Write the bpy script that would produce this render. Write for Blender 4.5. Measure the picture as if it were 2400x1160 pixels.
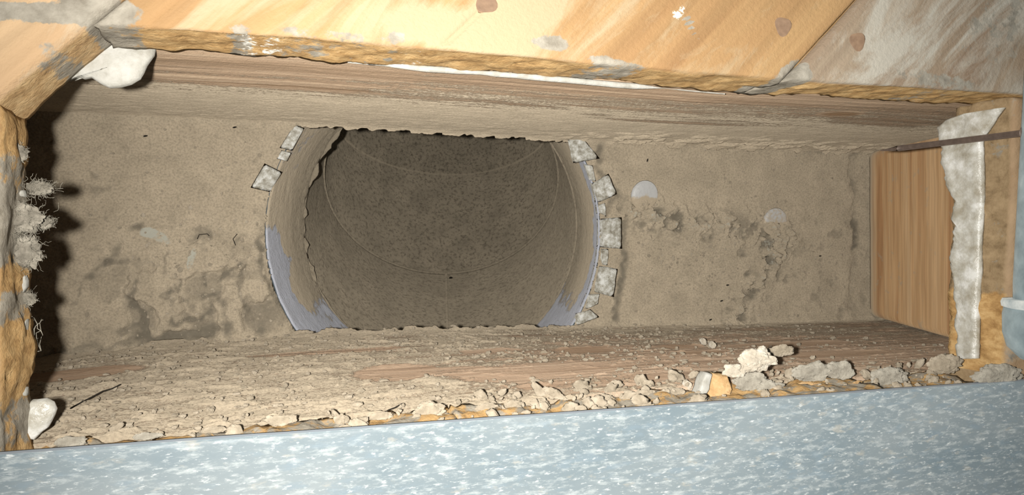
import bpy, bmesh, math, random
import numpy as np
from mathutils import Vector, Matrix, noise as mnoise

for o in list(bpy.data.objects): bpy.data.objects.remove(o)
S = bpy.context.scene
COL = S.collection

# ------------------------------------------------------------------ camera, world, lamp, exposure
CAM = np.array([-0.07231, 0.00466, 0.31280])
ROT = np.array([[0.94953824, 0.00410031, -0.3136245],
                [0.00680395, 0.99940998, 0.03366607],
                [0.31357749, -0.03410111, 0.94895009]])
FPX, IW, IH = 1700.0, 2400.0, 1160.0
cd = bpy.data.cameras.new('camera'); cam = bpy.data.objects.new('camera', cd); COL.objects.link(cam)
cd.sensor_fit = 'HORIZONTAL'; cd.sensor_width = 36.0; cd.lens = FPX / IW * 36.0
cd.clip_start = 0.005; cd.clip_end = 20
mw = Matrix.Identity(4)
for i in range(3):
    for j in range(3): mw[i][j] = ROT[i][j]
    mw[i][3] = CAM[i]
cam.matrix_world = mw
S.camera = cam

w = bpy.data.worlds.new('dim_cellar_air'); S.world = w; w.use_nodes = True
w.node_tree.nodes['Background'].inputs[0].default_value = (0.80, 0.95, 1.0, 1)
w.node_tree.nodes['Background'].inputs[1].default_value = 0.11

ld = bpy.data.lights.new('phone_torch', 'SPOT'); ld.energy = 5.0; ld.spot_size = math.radians(106); ld.spot_blend = 1.0; ld.color = (1.0, 0.965, 0.91)
ld.shadow_soft_size = 0.0022
lo = bpy.data.objects.new('phone_torch', ld); COL.objects.link(lo)
_lm = mw.copy() @ Matrix.Rotation(math.radians(-6), 4, 'Y')
_lp = CAM + ROT @ np.array([-0.0115, 0.001, 0.006])
for i in range(3): _lm[i][3] = _lp[i]
lo.matrix_world = _lm

vs = S.view_settings
vs.view_transform = 'Standard'; vs.look = 'None'; vs.gamma = 1; vs.use_curve_mapping = False
vs.exposure = 0.0

# ------------------------------------------------------------------ numeric helpers
def at(px, py, ax, v):
    """world point where the sight line through a photo pixel meets the plane axis = v"""
    d = ROT @ np.array([(px - IW / 2) / FPX, (IH / 2 - py) / FPX, -1.0])
    return CAM + (v - CAM[ax]) / d[ax] * d

_T = {}
def vn(x, y, seed=0):
    if seed not in _T: _T[seed] = np.random.RandomState(seed + 11).rand(256, 256)
    T = _T[seed]
    xi = np.floor(x).astype(int); yi = np.floor(y).astype(int)
    fx = x - xi; fy = y - yi
    fx = fx * fx * (3 - 2 * fx); fy = fy * fy * (3 - 2 * fy)
    a = T[xi & 255, yi & 255]; b = T[(xi + 1) & 255, yi & 255]; c = T[xi & 255, (yi + 1) & 255]; d = T[(xi + 1) & 255, (yi + 1) & 255]
    return (a * (1 - fx) + b * fx) * (1 - fy) + (c * (1 - fx) + d * fx) * fy
def fbm(x, y, size, octv=4, seed=0, gain=0.5):
    """0..1 fractal noise with its largest feature about `size` metres"""
    s = 0; a = 1; t = 0; f = 1.0 / size
    for k in range(octv):
        s = s + a * vn(x * f + 17.3 * k, y * f + 9.1 * k, seed + k); t += a; a *= gain; f *= 2.03
    return s / t
def ss(a, b, x):
    t = np.clip((x - a) / (b - a), 0, 1); return t * t * (3 - 2 * t)
def blob(u, v, cu, cv, ru, rv, ang=0.0, soft=0.35):
    c, s = math.cos(ang), math.sin(ang)
    du, dv = u - cu, v - cv
    r = np.sqrt(((du * c + dv * s) / ru) ** 2 + ((-du * s + dv * c) / rv) ** 2)
    return 1 - ss(1 - soft, 1 + soft, r)
def stroke(u, v, pts):
    """distance to a polyline"""
    best = np.full(u.shape, 9.0)
    for (a, b) in zip(pts[:-1], pts[1:]):
        a = np.array(a); b = np.array(b); d = b - a; L = d @ d + 1e-12
        t = np.clip(((u - a[0]) * d[0] + (v - a[1]) * d[1]) / L, 0, 1)
        best = np.minimum(best, np.hypot(u - a[0] - t * d[0], v - a[1] - t * d[1]))
    return best

# ------------------------------------------------------------------ mesh helpers
def link(o, parent=None):
    COL.objects.link(o)
    if parent is not None: o.parent = parent
    return o
def mesh_obj(name, V, F, mat, parent=None, attrs=None, smooth=True):
    me = bpy.data.meshes.new(name)
    V = np.asarray(V, float).reshape(-1, 3)
    if isinstance(F, np.ndarray):
        n, k = F.shape
        me.vertices.add(len(V)); me.vertices.foreach_set('co', V.astype(np.float32).ravel())
        me.loops.add(n * k); me.loops.foreach_set('vertex_index', F.astype(np.int32).ravel())
        me.polygons.add(n); me.polygons.foreach_set('loop_start', np.arange(0, n * k, k, dtype=np.int32))
        me.update(calc_edges=True)
    else:
        me.from_pydata([tuple(v) for v in V], [], F)
    me.validate()
    for k, a in (attrs or {}).items():
        at_ = me.attributes.new(k, 'FLOAT', 'POINT'); at_.data.foreach_set('value', np.asarray(a, np.float32).ravel())
    me.polygons.foreach_set('use_smooth', [smooth] * len(me.polygons))
    if mat is not None: me.materials.append(mat)
    me.update()
    return link(bpy.data.objects.new(name, me), parent)
def gridF(n, m, wrap=False):
    i = np.arange(n - 1)[:, None]; mm = m if wrap else m - 1; j = np.arange(mm)[None, :]
    j2 = (j + 1) % m
    return np.stack([i * m + j, (i + 1) * m + j, (i + 1) * m + j2, i * m + j2], -1).reshape(-1, 4)
def tag(o, label=None, cat=None, group=None, kind=None):
    if label: o['label'] = label
    if cat: o['category'] = cat
    if group: o['group'] = group
    if kind: o['kind'] = kind
    return o
def empty(name, loc):
    o = bpy.data.objects.new(name, None); o.location = loc; o.empty_display_size = 0.01; return link(o)
def tube(path, rad, seg=8, caps=True):
    """V,F of a tube along a path; rad scalar or list"""
    P = [Vector(p) for p in path]; n = len(P)
    R = [rad] * n if np.isscalar(rad) else rad
    V = []; F = []
    up = Vector((0.13, 0.31, 0.94))
    for i in range(n):
        t = (P[min(i + 1, n - 1)] - P[max(i - 1, 0)]).normalized()
        a = t.cross(up)
        if a.length < 1e-4: a = t.cross(Vector((1, 0, 0)))
        a.normalize(); b = t.cross(a)
        for k in range(seg):
            th = 2 * math.pi * k / seg
            V.append(P[i] + R[i] * (math.cos(th) * a + math.sin(th) * b))
    for i in range(n - 1):
        for k in range(seg):
            F.append((i * seg + k, i * seg + (k + 1) % seg, (i + 1) * seg + (k + 1) % seg, (i + 1) * seg + k))
    if caps:
        F.append(tuple(range(seg))); F.append(tuple((n - 1) * seg + k for k in reversed(range(seg))))
    return V, F
def solid_grid(name, P, down, mat, parent=None, attrs=None, rows=8, rough=0.0006, seed=0, lean=None):
    """closed slab: displaced top grid P (n,m,3), skirt with rough faces going `down`, flat underside"""
    n, m, _ = P.shape
    V = [P.reshape(-1, 3)]; F = [gridF(n, m)]
    idx = np.concatenate([np.arange(m), np.arange(1, n) * m + m - 1, (n - 1) * m + np.arange(m - 2, -1, -1), np.arange(n - 2, 0, -1) * m])
    ring = P.reshape(-1, 3)[idx]; L = len(idx)
    cen = P.reshape(-1, 3).mean(0)
    nxt = np.roll(ring, -1, 0) - np.roll(ring, 1, 0)
    nor = np.stack([nxt[:, 1], -nxt[:, 0]], -1); nor /= np.linalg.norm(nor, axis=1)[:, None] + 1e-12
    if ((nor * (ring[:, :2] - cen[:2])).sum(1)).mean() < 0: nor = -nor
    nor = (nor + np.roll(nor, 1, 0) + np.roll(nor, -1, 0)); nor /= np.linalg.norm(nor, axis=1)[:, None] + 1e-12
    arc = np.cumsum(np.linalg.norm(np.diff(ring, axis=0, append=ring[:1]), axis=1))
    base = n * m; prev = idx; edge = [np.zeros(n * m)]
    for r in range(1, rows + 1):
        t = r / rows
        q = ring.copy(); z = ring[:, 2] - down * t
        off = (fbm(arc, np.full(L, t * down * 1.0), 0.004, 4, seed) - 0.5) * 2 * rough * min(1, 4 * t) + (fbm(arc, np.full(L, t * down), 0.022, 2, seed + 5) - .5) * 2 * rough
        q[:, 2] = z; q[:, :2] += nor * off[:, None]
        cur = base + (r - 1) * L + np.arange(L)
        V.append(q); edge.append(np.ones(L))
        F.append(np.stack([prev, np.roll(prev, -1), np.roll(cur, -1), cur], -1)); prev = cur
    V = np.concatenate(V); F = np.concatenate(F)
    A = {'edge': np.concatenate(edge)}
    for k, a in (attrs or {}).items():
        A[k] = np.concatenate([a.ravel()] + [a.ravel()[idx]] * rows)
    o = mesh_obj(name, V, F, mat, parent, A)
    bm = bmesh.new(); bm.from_mesh(o.data); bm.verts.ensure_lookup_table()
    try: bm.faces.new([bm.verts[int(i)] for i in prev])
    except Exception: pass
    bmesh.ops.recalc_face_normals(bm, faces=bm.faces[:]); bm.to_mesh(o.data); bm.free()
    return o
def lump_mesh(rx, ry, rz, seed, sub=4, amp=0.4, size=1.0):
    bm = bmesh.new(); bmesh.ops.create_icosphere(bm, subdivisions=sub, radius=1)
    off = Vector((seed * 3.7, seed * 1.3, seed * 7.1))
    for v in bm.verts:
        n = mnoise.fractal(v.co * 1.3 * size + off, 0.8, 2.0, 5) + 0.35 * abs(mnoise.noise(v.co * 4 * size + off))
        v.co *= 1 + amp * n
        v.co.x *= rx; v.co.y *= ry; v.co.z *= rz
    V = [v.co.copy() for v in bm.verts]; F = [tuple(x.index for x in f.verts) for f in bm.faces]; bm.free()
    return V, F
def slab(name, poly, thick, mat, axis_u, axis_v, axis_n, dome=0.0, parent=None, rag=0.0005, seed=0, bump=0.0004, step=0.0012):
    """flat irregular piece from an outline polygon (world points): filled grid, ragged rim, domed, with thickness"""
    poly = [np.array(p) for p in poly]; c = sum(poly) / len(poly)
    U = np.array(axis_u); Vv = np.array(axis_v); N = np.array(axis_n)
    q = np.array([[(p - c) @ U, (p - c) @ Vv] for p in poly])
    # ragged resample of outline
    out = []
    for a, b in zip(q, np.roll(q, -1, 0)):
        L = np.linalg.norm(b - a); k = max(1, int(L / step))
        for i in range(k):
            p = a + (b - a) * i / k; d = (b - a) / (L + 1e-9); nn = np.array([d[1], -d[0]])
            out.append(p + nn * (vn(np.array([p[0] / .0014]), np.array([p[1] / .0014]), seed)[0] - .5) * 2 * rag * (1 if i else .3))
    out = np.array(out); L = len(out)
    rings = [1.0, .97, .9, .78, .62, .45, .28, .12]
    rv = max(np.abs(out).max(), 1e-6)
    V = []; 
    for side in (1, -1):
        for r in rings:
            p = out * r
            h = (fbm(p[:, 0], p[:, 1], .004, 3, seed + 3) - .5) * 2 * bump * (0 if r == 1 else 1) + dome * (1 - r ** 2) 
            th = thick / 2 * side * (0.15 if r == 1 else 0.75 if r > .95 else 1.0)
            V.append(c + p[:, :1] * U + p[:, 1:] * Vv + (h + th)[:, None] * N)
    V = np.concatenate(V); F = []
    R = len(rings)
    for s in range(2):
        for k in range(R - 1):
            for i in range(L):
                a = (s * R + k) * L + i; b = (s * R + k) * L + (i + 1) % L
                F.append((a, b, b + L, a + L) if s == 0 else (a, a + L, b + L, b))
        F.append(tuple(((s * R + R - 1) * L + i) for i in (range(L) if s == 0 else reversed(range(L)))))
    for i in range(L):
        a = i; b = (i + 1) % L
        F.append((a, a + R * L, b + R * L, b))
    return mesh_obj(name, V, F, mat, parent)

# ------------------------------------------------------------------ materials
class NT:
    def __init__(s, name):
        s.m = bpy.data.materials.new(name); s.m.use_nodes = True; s.t = s.m.node_tree; s.b = s.t.nodes['Principled BSDF']
        s.tc = s.t.nodes.new('ShaderNodeTexCoord')
    def lk(s, a, b): s.t.links.new(a, b)
    def noise(s, scale, detail=4, rough=.55, stretch=None, rot=0, dist=0.0):
        n = s.t.nodes.new('ShaderNodeTexNoise'); n.inputs['Scale'].default_value = scale; n.inputs['Detail'].default_value = detail
        n.inputs['Roughness'].default_value = rough; n.inputs['Distortion'].default_value = dist
        if stretch or rot:
            r = s.t.nodes.new('ShaderNodeMapping'); r.inputs['Rotation'].default_value[2] = rot
            q = s.t.nodes.new('ShaderNodeMapping'); q.inputs['Scale'].default_value = stretch or (1, 1, 1)
            s.lk(s.tc.outputs['Object'], r.inputs[0]); s.lk(r.outputs[0], q.inputs[0]); s.lk(q.outputs[0], n.inputs['Vector'])
        else: s.lk(s.tc.outputs['Object'], n.inputs['Vector'])
        return n.outputs['Fac']
    def ramp(s, fac, stops):
        r = s.t.nodes.new('ShaderNodeValToRGB'); e = r.color_ramp.elements
        while len(e) < len(stops): e.new(0.5)
        for k, (p, c) in enumerate(stops):
            e[k].position = p; e[k].color = (c, c, c, 1) if np.isscalar(c) else (*c, 1)
        s.lk(fac, r.inputs[0]); return r.outputs[0]
    def mix(s, fac, a, b, mode='MIX'):
        n = s.t.nodes.new('ShaderNodeMix'); n.data_type = 'RGBA'; n.blend_type = mode
        for sock, v in ((n.inputs[0], fac), (n.inputs[6], a), (n.inputs[7], b)):
            if hasattr(v, 'is_output'): s.lk(v, sock)
            elif np.isscalar(v): sock.default_value = v
            else: sock.default_value = (*v, 1)
        return n.outputs[2]
    def math(s, op, a, b=0.0):
        n = s.t.nodes.new('ShaderNodeMath'); n.operation = op; n.use_clamp = False
        for sock, v in ((n.inputs[0], a), (n.inputs[1], b)):
            if hasattr(v, 'is_output'): s.lk(v, sock)
            else: sock.default_value = v
        return n.outputs[0]
    def attr(s, name):
        n = s.t.nodes.new('ShaderNodeAttribute'); n.attribute_name = name; return n.outputs['Fac']
    def bump(s, h, dist, strength=1.0):
        n = s.t.nodes.new('ShaderNodeBump'); n.inputs['Distance'].default_value = dist; n.inputs['Strength'].default_value = strength
        s.lk(h, n.inputs['Height']); s.lk(n.outputs[0], s.b.inputs['Normal'])
    def done(s, col, rough=.95, metal=0.0, spec=.2, dr=1.0):
        s.b.inputs['Diffuse Roughness'].default_value = dr
        for nm, v in (('Base Color', col), ('Roughness', rough), ('Metallic', metal), ('Specular IOR Level', spec)):
            if hasattr(v, 'is_output'): s.lk(v, s.b.inputs[nm])
            elif np.isscalar(v): s.b.inputs[nm].default_value = v
            else: s.b.inputs[nm].default_value = (*v, 1)
        return s.m

DUST_L = (0.47, 0.395, 0.29); DUST_M = (0.375, 0.315, 0.23); DUST_D = (0.20, 0.17, 0.125)
def dust_col(n, sc=1.0):
    a = n.ramp(n.noise(90 * sc, 5, .6), [(.3, DUST_M), (.7, DUST_L)])
    b = n.ramp(n.noise(1300 * sc, 3, .6), [(.30, .72), (.55, 1.0), (.75, 1.12)])
    return n.mix(1.0, a, b, 'MULTIPLY')

# dusty pan: thick dust, darker where scraped thin and where shade is painted in
n = NT('dusty_sheet_metal')
d = dust_col(n)
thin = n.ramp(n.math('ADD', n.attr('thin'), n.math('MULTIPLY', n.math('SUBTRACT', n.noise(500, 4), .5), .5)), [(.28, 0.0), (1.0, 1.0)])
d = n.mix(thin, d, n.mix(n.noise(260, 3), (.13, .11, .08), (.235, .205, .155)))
bare = n.ramp(n.math('ADD', n.attr('bare'), n.math('MULTIPLY', n.math('SUBTRACT', n.noise(700, 4), .5), .7)), [(.4, 0.0), (.6, 1.0)])
d = n.mix(bare, d, (.42, .41, .345))
n.bump(n.math('ADD', n.noise(900, 5, .65), n.math('MULTIPLY', n.noise(2600, 2), .4)), 0.0006)
M_PAN = n.done(d)

# wood joists with dust attribute
def joist_mat(name, c1, c2, c3, gain):
    n = NT(name)
    g = n.noise(60, 5, .6, (0.07, 1, 4.0), 0, 1.2)
    g2 = n.noise(420, 3, .6, (0.03, 1, 2.0))
    wood = n.ramp(g, [(.3, c1), (.5, c2), (.68, c3)])
    wood = n.mix(1.0, wood, n.ramp(g2, [(.35, .78), (.6, 1.08)]), 'MULTIPLY')
    knot = n.attr('knot')
    wood = n.mix(knot, wood, (.17, .10, .05))
    f = n.math('ADD', n.attr('dust'), n.math('MULTIPLY', n.math('SUBTRACT', n.noise(1000, 4, .65), .5), 1.1))
    f = n.math('ADD', f, n.math('MULTIPLY', n.math('SUBTRACT', n.noise(300, 4, .6, (.3, 1, 1.6)), .5), .7))
    f = n.ramp(f, [(.36, 0.0), (.62, .95)])
    col = n.mix(f, wood, n.mix(1.0, dust_col(n), (gain,) * 3, 'MULTIPLY'))
    n.bump(n.math('ADD', n.math('MULTIPLY', f, .8), n.math('ADD', n.noise(1100, 4, .65), n.math('MULTIPLY', g2, .25))), 0.0003)
    return n.done(col)
M_JU = joist_mat('dusty_grey_brown_joist', (.17, .115, .07), (.29, .205, .135), (.42, .315, .215), 1.14)
M_JL = joist_mat('dusty_reddish_joist', (.20, .135, .088), (.335, .24, .165), (.43, .33, .24), .87)

# clean pine block
n = NT('clean_pine')
rings = n.noise(130, 3, .5, (1, .035, 1), 0, .6)
col = n.ramp(rings, [(.35, (.36, .20, .095)), (.5, (.47, .295, .15)), (.66, (.52, .35, .195))])
fine = n.ramp(n.noise(900, 2, .5, (1, .02, 1)), [(.4, .86), (.6, 1.04)])
col = n.mix(1.0, col, fine, 'MULTIPLY')
sp = n.ramp(n.noise(150, 3, .6), [(.62, 0.0), (.70, .55)])
col = n.mix(sp, col, (.33, .27, .19))
col = n.mix(n.ramp(n.attr('dust'), [(.2, 0.0), (.9, .9)]), col, DUST_M)
n.bump(rings, 0.0003)
M_BLOCK = n.done(col, .75)

# floor boards: orange pine, worn white, grey dirt
def board_mat(name, base1, base2, white, wamt, edges=((.30, .17, .07), (.50, .31, .13), (.64, .44, .21))):
    n = NT(name)
    R = -math.pi / 4
    g = n.noise(55, 5, .6, (.10, 1, 1), R, 1.0)
    col = n.ramp(g, [(.32, base1), (.66, base2)])
    g2 = n.noise(300, 3, .6, (.06, 1, 1), R)
    col = n.mix(1.0, col, n.ramp(g2, [(.35, .9), (.6, 1.05)]), 'MULTIPLY')
    wm = n.math('ADD', n.noise(60, 6, .70, (.30, 1, 1), R, .8), n.math('MULTIPLY', n.attr('white'), .35))
    col = n.mix(n.ramp(wm, [(.50 - wamt, 0.0), (.66 - wamt, .9)]), col, white)
    e = n.attr('edge')
    en = n.noise(330, 5, .65, (1, 1, .8))
    ec = n.ramp(en, [(.28, edges[0]), (.45, edges[1]), (.7, edges[2])])
    col = n.mix(e, col, ec)
    dm = n.math('ADD', n.attr('dust'), n.math('MULTIPLY', n.math('SUBTRACT', n.noise(190, 5, .7), .5), 1.3))
    dcol = n.ramp(n.noise(240, 4, .6), [(.3, (.17, .155, .125)), (.7, (.36, .335, .28))])
    fr = n.ramp(n.math('ADD', n.attr('fresh'), n.math('MULTIPLY', n.math('SUBTRACT', n.noise(200, 4), .5), .8)), [(.45, 0.0), (.55, 1.0)])
    fcol = n.ramp(n.noise(300, 5, .65, (1, 1, .5)), [(.32, (.26, .14, .05)), (.5, (.44, .27, .11)), (.66, (.60, .41, .19))])
    col = n.mix(n.ramp(dm, [(.44, 0.0), (.56, .93)]), col, dcol)
    col = n.mix(n.math('MULTIPLY', fr, e), col, fcol)
    wh = n.math('ADD', n.attr('chalk'), n.math('MULTIPLY', n.math('SUBTRACT', n.noise(420, 5, .7), .5), 1.3))
    col = n.mix(n.ramp(wh, [(.5, 0.0), (.62, 1.0)]), col, (.80, .77, .69))
    n.bump(n.math('ADD', n.noise(700, 5, .65), n.math('MULTIPLY', g2, .5)), 0.0004)
    return n.done(col, .75, 0, .2, .25)
M_BO = board_mat('orange_pine_boards', (.285, .165, .075), (.39, .25, .118), (.39, .305, .19), 0.0, ((.26, .15, .06), (.42, .26, .11), (.56, .38, .18)))
M_BG = board_mat('greyed_pine_boards', (.22, .155, .105), (.31, .245, .175), (.42, .395, .335), 0.06)
M_BT = board_mat('tan_pine_boards', (.38, .25, .14), (.48, .335, .195), (.47, .40, .29), -0.05, ((.28, .17, .08), (.46, .30, .145), (.60, .43, .23)))
M_BR = board_mat('brown_weathered_boards', (.30, .20, .115), (.38, .27, .165), (.40, .34, .25), -0.08, ((.17, .115, .06), (.27, .19, .105), (.36, .26, .15)))

# galvanised metal with dust attribute
n = NT('galvanised_duct')
met = n.mix(n.noise(160, 4, .6), (.36, .375, .42), (.52, .535, .59))
dd = n.mix(n.ramp(n.noise(480, 4, .7), [(.34, 0.0), (.52, 1.0)]), (.12, .099, .07), n.ramp(n.noise(70, 4), [(.3, (.235, .20, .145)), (.7, (.325, .275, .20))]))
speck = n.ramp(n.noise(1100, 2, .5), [(.66, 0.0), (.74, .85)])
dd = n.mix(speck, dd, (.12, .095, .065))
lightd = n.mix(n.noise(400, 4), DUST_M, DUST_L)
dd = n.mix(n.attr('pale'), dd, lightd)
f = n.math('ADD', n.attr('dust'), n.math('MULTIPLY', n.math('SUBTRACT', n.noise(150, 6, .72), .5), 1.5))
f = n.ramp(f, [(.40, 0.0), (.58, 1.0)])
col = n.mix(f, met, dd)
n.bump(n.math('ADD', n.math('MULTIPLY', f, .5), n.noise(700, 4, .65)), 0.0005)
M_DUCT = n.done(col, n.mix(f, (.45,) * 3, (.97,) * 3), n.math('SUBTRACT', .12, n.math('MULTIPLY', f, .12)), .4, .9)

n = NT('flaked_galvanised_tab')
v = n.noise(380, 5, .7)
col = n.ramp(v, [(.33, (.22, .195, .145)), (.48, (.42, .405, .35)), (.64, (.66, .66, .63))])
n.bump(v, 0.0008)
M_TAB = n.done(col, .5, .15, .5)

n = NT('bare_metal_disc')
col = n.mix(n.ramp(n.math('ADD', n.attr('dust'), n.math('MULTIPLY', n.math('SUBTRACT', n.noise(700, 4), .5), .8)), [(.35, 0.), (.6, 1.)]), n.mix(n.noise(500, 4), (.46, .46, .45), (.58, .58, .57)), DUST_L)
n.bump(n.noise(900, 4), .0003)
M_DISC = n.done(col, .6, .2, .4)

n = NT('white_plaster')
v = n.noise(260, 5, .6)
col = n.ramp(v, [(.30, (.28, .265, .225)), (.5, (.385, .375, .335)), (.7, (.46, .45, .415))])
n.bump(n.noise(420, 5, .6), 0.0004)
M_PLAS = n.done(col, .6, 0, .3, .2)
n = NT('grubby_white_sealant')
v = n.noise(150, 5, .65)
col = n.ramp(v, [(.36, (.33, .30, .235)), (.52, (.47, .455, .40)), (.66, (.66, .655, .62))])
n.bump(n.noise(420, 5, .6), 0.0005)
M_SEAL = n.done(col, .3, 0, .55, .2)

def lump_mat(name, a, b, c):
    n = NT(name)
    col = n.ramp(n.noise(330, 5, .65), [(.3, a), (.5, b), (.68, c)])
    n.bump(n.noise(900, 5, .65), .0009)
    return n.done(col)
M_LDUST = lump_mat('packed_dust', (.22, .185, .135), (.33, .28, .21), (.44, .38, .295))
M_LGREY = lump_mat('grey_dust', (.20, .18, .145), (.31, .285, .235), (.42, .39, .325))
M_LINT = lump_mat('matted_lint', (.10, .09, .07), (.20, .18, .145), (.33, .30, .245))
M_LPALE = lump_mat('pale_plaster_lump', (.36, .315, .25), (.46, .41, .33), (.60, .56, .48))
M_LWOOD = lump_mat('splintered_pine', (.33, .20, .09), (.46, .30, .145), (.56, .40, .22))
M_FIBRE = lump_mat('lint_fibre', (.17, .155, .12), (.25, .23, .185), (.34, .315, .255))
M_SPECK = NT('dark_speck').done((.02, .017, .013))
n = NT('rusty_nail'); M_NAIL = n.done(n.mix(n.noise(500, 4), (.07, .05, .04), (.20, .15, .12)), .55, .4, .5)
n = NT('rusty_nail_head'); M_HEAD = n.done(n.mix(n.noise(600, 4), (.13, .08, .05), (.30, .20, .13)), .8, .1, .3)
n = NT('blue_grey_pipe')
col = n.ramp(n.noise(120, 5, .6), [(.3, (.17, .22, .24)), (.6, (.30, .37, .39)), (.75, (.42, .48, .49))])
n.bump(n.noise(260, 4), .0004)
M_PIPE = n.done(col, .42, .25, .5)
n = NT('scuffed_pipe_rim')
M_RIM = n.done(n.ramp(n.noise(160, 5, .6), [(.35, (.28, .33, .34)), (.55, (.50, .53, .52)), (.7, (.66, .66, .62))]), .5, .1, .5)

# vinyl sheet: streaky blue-grey
n = NT('speckled_vinyl')
c = n.ramp(n.noise(70, 4, .6, (.4, 1, 1)), [(.3, (.14, .178, .198)), (.7, (.20, .23, .24))])
a1 = n.ramp(n.noise(620, 5, .7, (.30, 1, 1)), [(.50, 0.0), (.66, .75)])
c = n.mix(a1, c, (.35, .38, .38))
a2 = n.ramp(n.noise(430, 4, .6, (.33, 1, 1.3)), [(.34, .5), (.46, 0.0)])
c = n.mix(a2, c, (.165, .215, .25))
a3 = n.ramp(n.noise(380, 4, .6, (.4, 1, 1.7)), [(.60, 0.0), (.70, .4)])
c = n.mix(a3, c, (.38, .35, .29))
a4 = n.ramp(n.noise(1250, 4, .68, (.35, 1, .6)), [(.58, 0.0), (.70, .8)])
c = n.mix(a4, c, (.52, .54, .53))
c = n.mix(n.attr('edge'), c, (.15, .17, .19))
n.bump(n.noise(500, 3), .0001)
M_VINYL = n.done(c, .55, 0, .35)

# ------------------------------------------------------------------ dimensions
W2 = 0.0445          # half the gap between the joists
ZJ = 0.130           # joist top / underside of the floor boards
ZS = 0.150           # top of the floor boards
RR = 0.0752          # radius of the hole in the pan
X0, X1 = -0.175, 0.245

def W(px, py, z=0.001):
    p = at(px, py, 2, z); return (p[0], p[1])

# ------------------------------------------------------------------ sheet metal pan with its dust
res = 0.0006
nx = int((X1 - X0) / res); ny = int((2 * W2 + 0.008) / res)
gx = np.linspace(X0, X1, nx); gy = np.linspace(-W2 - .004, W2 + .004, ny)
X, Y = np.meshgrid(gx, gy, indexing='ij')
rr = np.hypot(X, Y)
snap = (np.abs(rr - RR) < res * .71)
k = np.where(snap, RR / np.maximum(rr, 1e-6), 1); X = X * k; Y = Y * k; rr = np.hypot(X, Y)
h = 0.0004 * fbm(X, Y, .003, 4, 1) + .0008 * fbm(X, Y, .02, 3, 2)
thin = np.zeros_like(X); bare = np.zeros_like(X)  # thin: scraped dust, also carries painted shade
# left side: soft cakes of dust broken by painted shade lines and furrows
cl = blob(X, Y, *W(470, 700), .042, .026, 0, .6) 
cake = fbm(X, Y, .011, 4, 21)
h += cl * 0.0058 * ss(.42, .58, cake); thin += cl * .6 * (1 - ss(.36, .52, cake))
h += .0012 * blob(X, Y, *W(560, 560), .02, .03) * fbm(X, Y, .005, 3, 40)
h += .0022 * blob(X, Y, *W(640, 660), .008, .022)          # smooth ridge beside the duct
furrows_and_shade = [([(318, 655), (308, 690), (330, 730), (340, 780)], 9, 1.0), ([(390, 590), (383, 625), (388, 645)], 6, .8), ([(420, 650), (418, 680), (405, 672)], 8, .9),
           ([(410, 740), (412, 752), (470, 748), (500, 720)], 8, .9), ([(525, 660), (540, 640), (552, 622)], 5, .8), ([(480, 690), (515, 690), (528, 720), (530, 760)], 8, .7),
           ([(280, 565), (262, 600), (215, 640), (180, 690)], 8, .55), ([(490, 605), (488, 630), (482, 660)], 5, .6), ([(570, 620), (566, 680), (575, 730)], 6, .6),
           ([(120, 830), (300, 800), (420, 790), (520, 770)], 12, .8), ([(480, 790), (476, 815)], 14, .8), ([(330, 535), (310, 540)], 10, .7), ([(600, 370), (625, 360)], 9, .5),  # first stroke: shadow line at the lower joist's foot, painted in
           ([(545, 570), (560, 560), (590, 560)], 5, .6), ([(610, 540), (605, 610), (640, 690), (690, 735)], 7, .8), ([(395, 690), (430, 700)], 5, .6), ([(230, 770), (320, 770)], 8, .5),
           ([(1410, 330), (1480, 330), (1600, 350), (2000, 360)], 7, .35), ([(2000, 360), (2008, 500), (2000, 750)], 16, .45), ([(1990, 720), (1960, 740)], 10, .5)]  # upright stroke: shadow strip before the pine block, painted in
for pts, wpx, s in furrows_and_shade:
    wp = [W(*q) for q in pts]; wd = wpx * 0.00017
    jx = (fbm(X, Y, .004, 3, 60) - .5) * .006; jy = (fbm(X, Y, .004, 3, 63) - .5) * .006
    d = stroke(X + jx, Y + jy, wp); g = np.exp(-(d / wd) ** 2)
    h -= .0024 * s * g; thin += s * .9 * g
    h += .0007 * s * np.exp(-((d - 2.2 * wd) / wd) ** 2)
for (px, py, r1, r2, an) in ((372, 553, .006, .0022, -.5), (452, 605, .0016, .005, -.25), (345, 545, .003, .002, 0)):
    bare += .55 * blob(X, Y, *W(px, py), r1, r2, an)
# right side: gritty scraped band
band = np.exp(-(stroke(X, Y, [W(1480, 500), W(1600, 520), W(1740, 530), W(1830, 560)]) / .0085) ** 2) + np.exp(-(stroke(X, Y, [W(1830, 560), W(1790, 640), W(1740, 700), W(1720, 750)]) / .0075) ** 2)
band = np.clip(band, 0, 1)
grit = fbm(X, Y, .0042, 4, 71, .6)
h += band * .0046 * ss(.40, .66, grit); thin += band * .7 * (1 - ss(.37, .50, grit)); bare += band * .42 * ss(.5, .6, grit)  # pits between lumps: thin dust plus their soft shade painted in
soft = blob(X, Y, *W(1600, 650), .045, .018, 0, .6)
h += soft * .0010 * fbm(X, Y, .004, 3, 77); 
for (px, py, r, s) in ((1545, 495, 11, .9), (1715, 535, 8, .9), (1590, 535, 13, .6), (1660, 560, 16, .6), (1740, 590, 16, .8), (1530, 540, 9, .7), (1795, 570, 18, 1.), (1800, 610, 15, 1.), (1760, 640, 14, .7), (1765, 690, 16, .6), (1730, 740, 14, .7), (1845, 655, 8, .5), (1425, 600, 9, .7)):
    g = blob(X + (fbm(X, Y, .003, 3, 81) - .5) * .004, Y + (fbm(X, Y, .003, 3, 82) - .5) * .004, *W(px, py), r * .00021, r * .00016, 0, .6)
    h -= .0026 * s * g; thin += .8 * s * g
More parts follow.
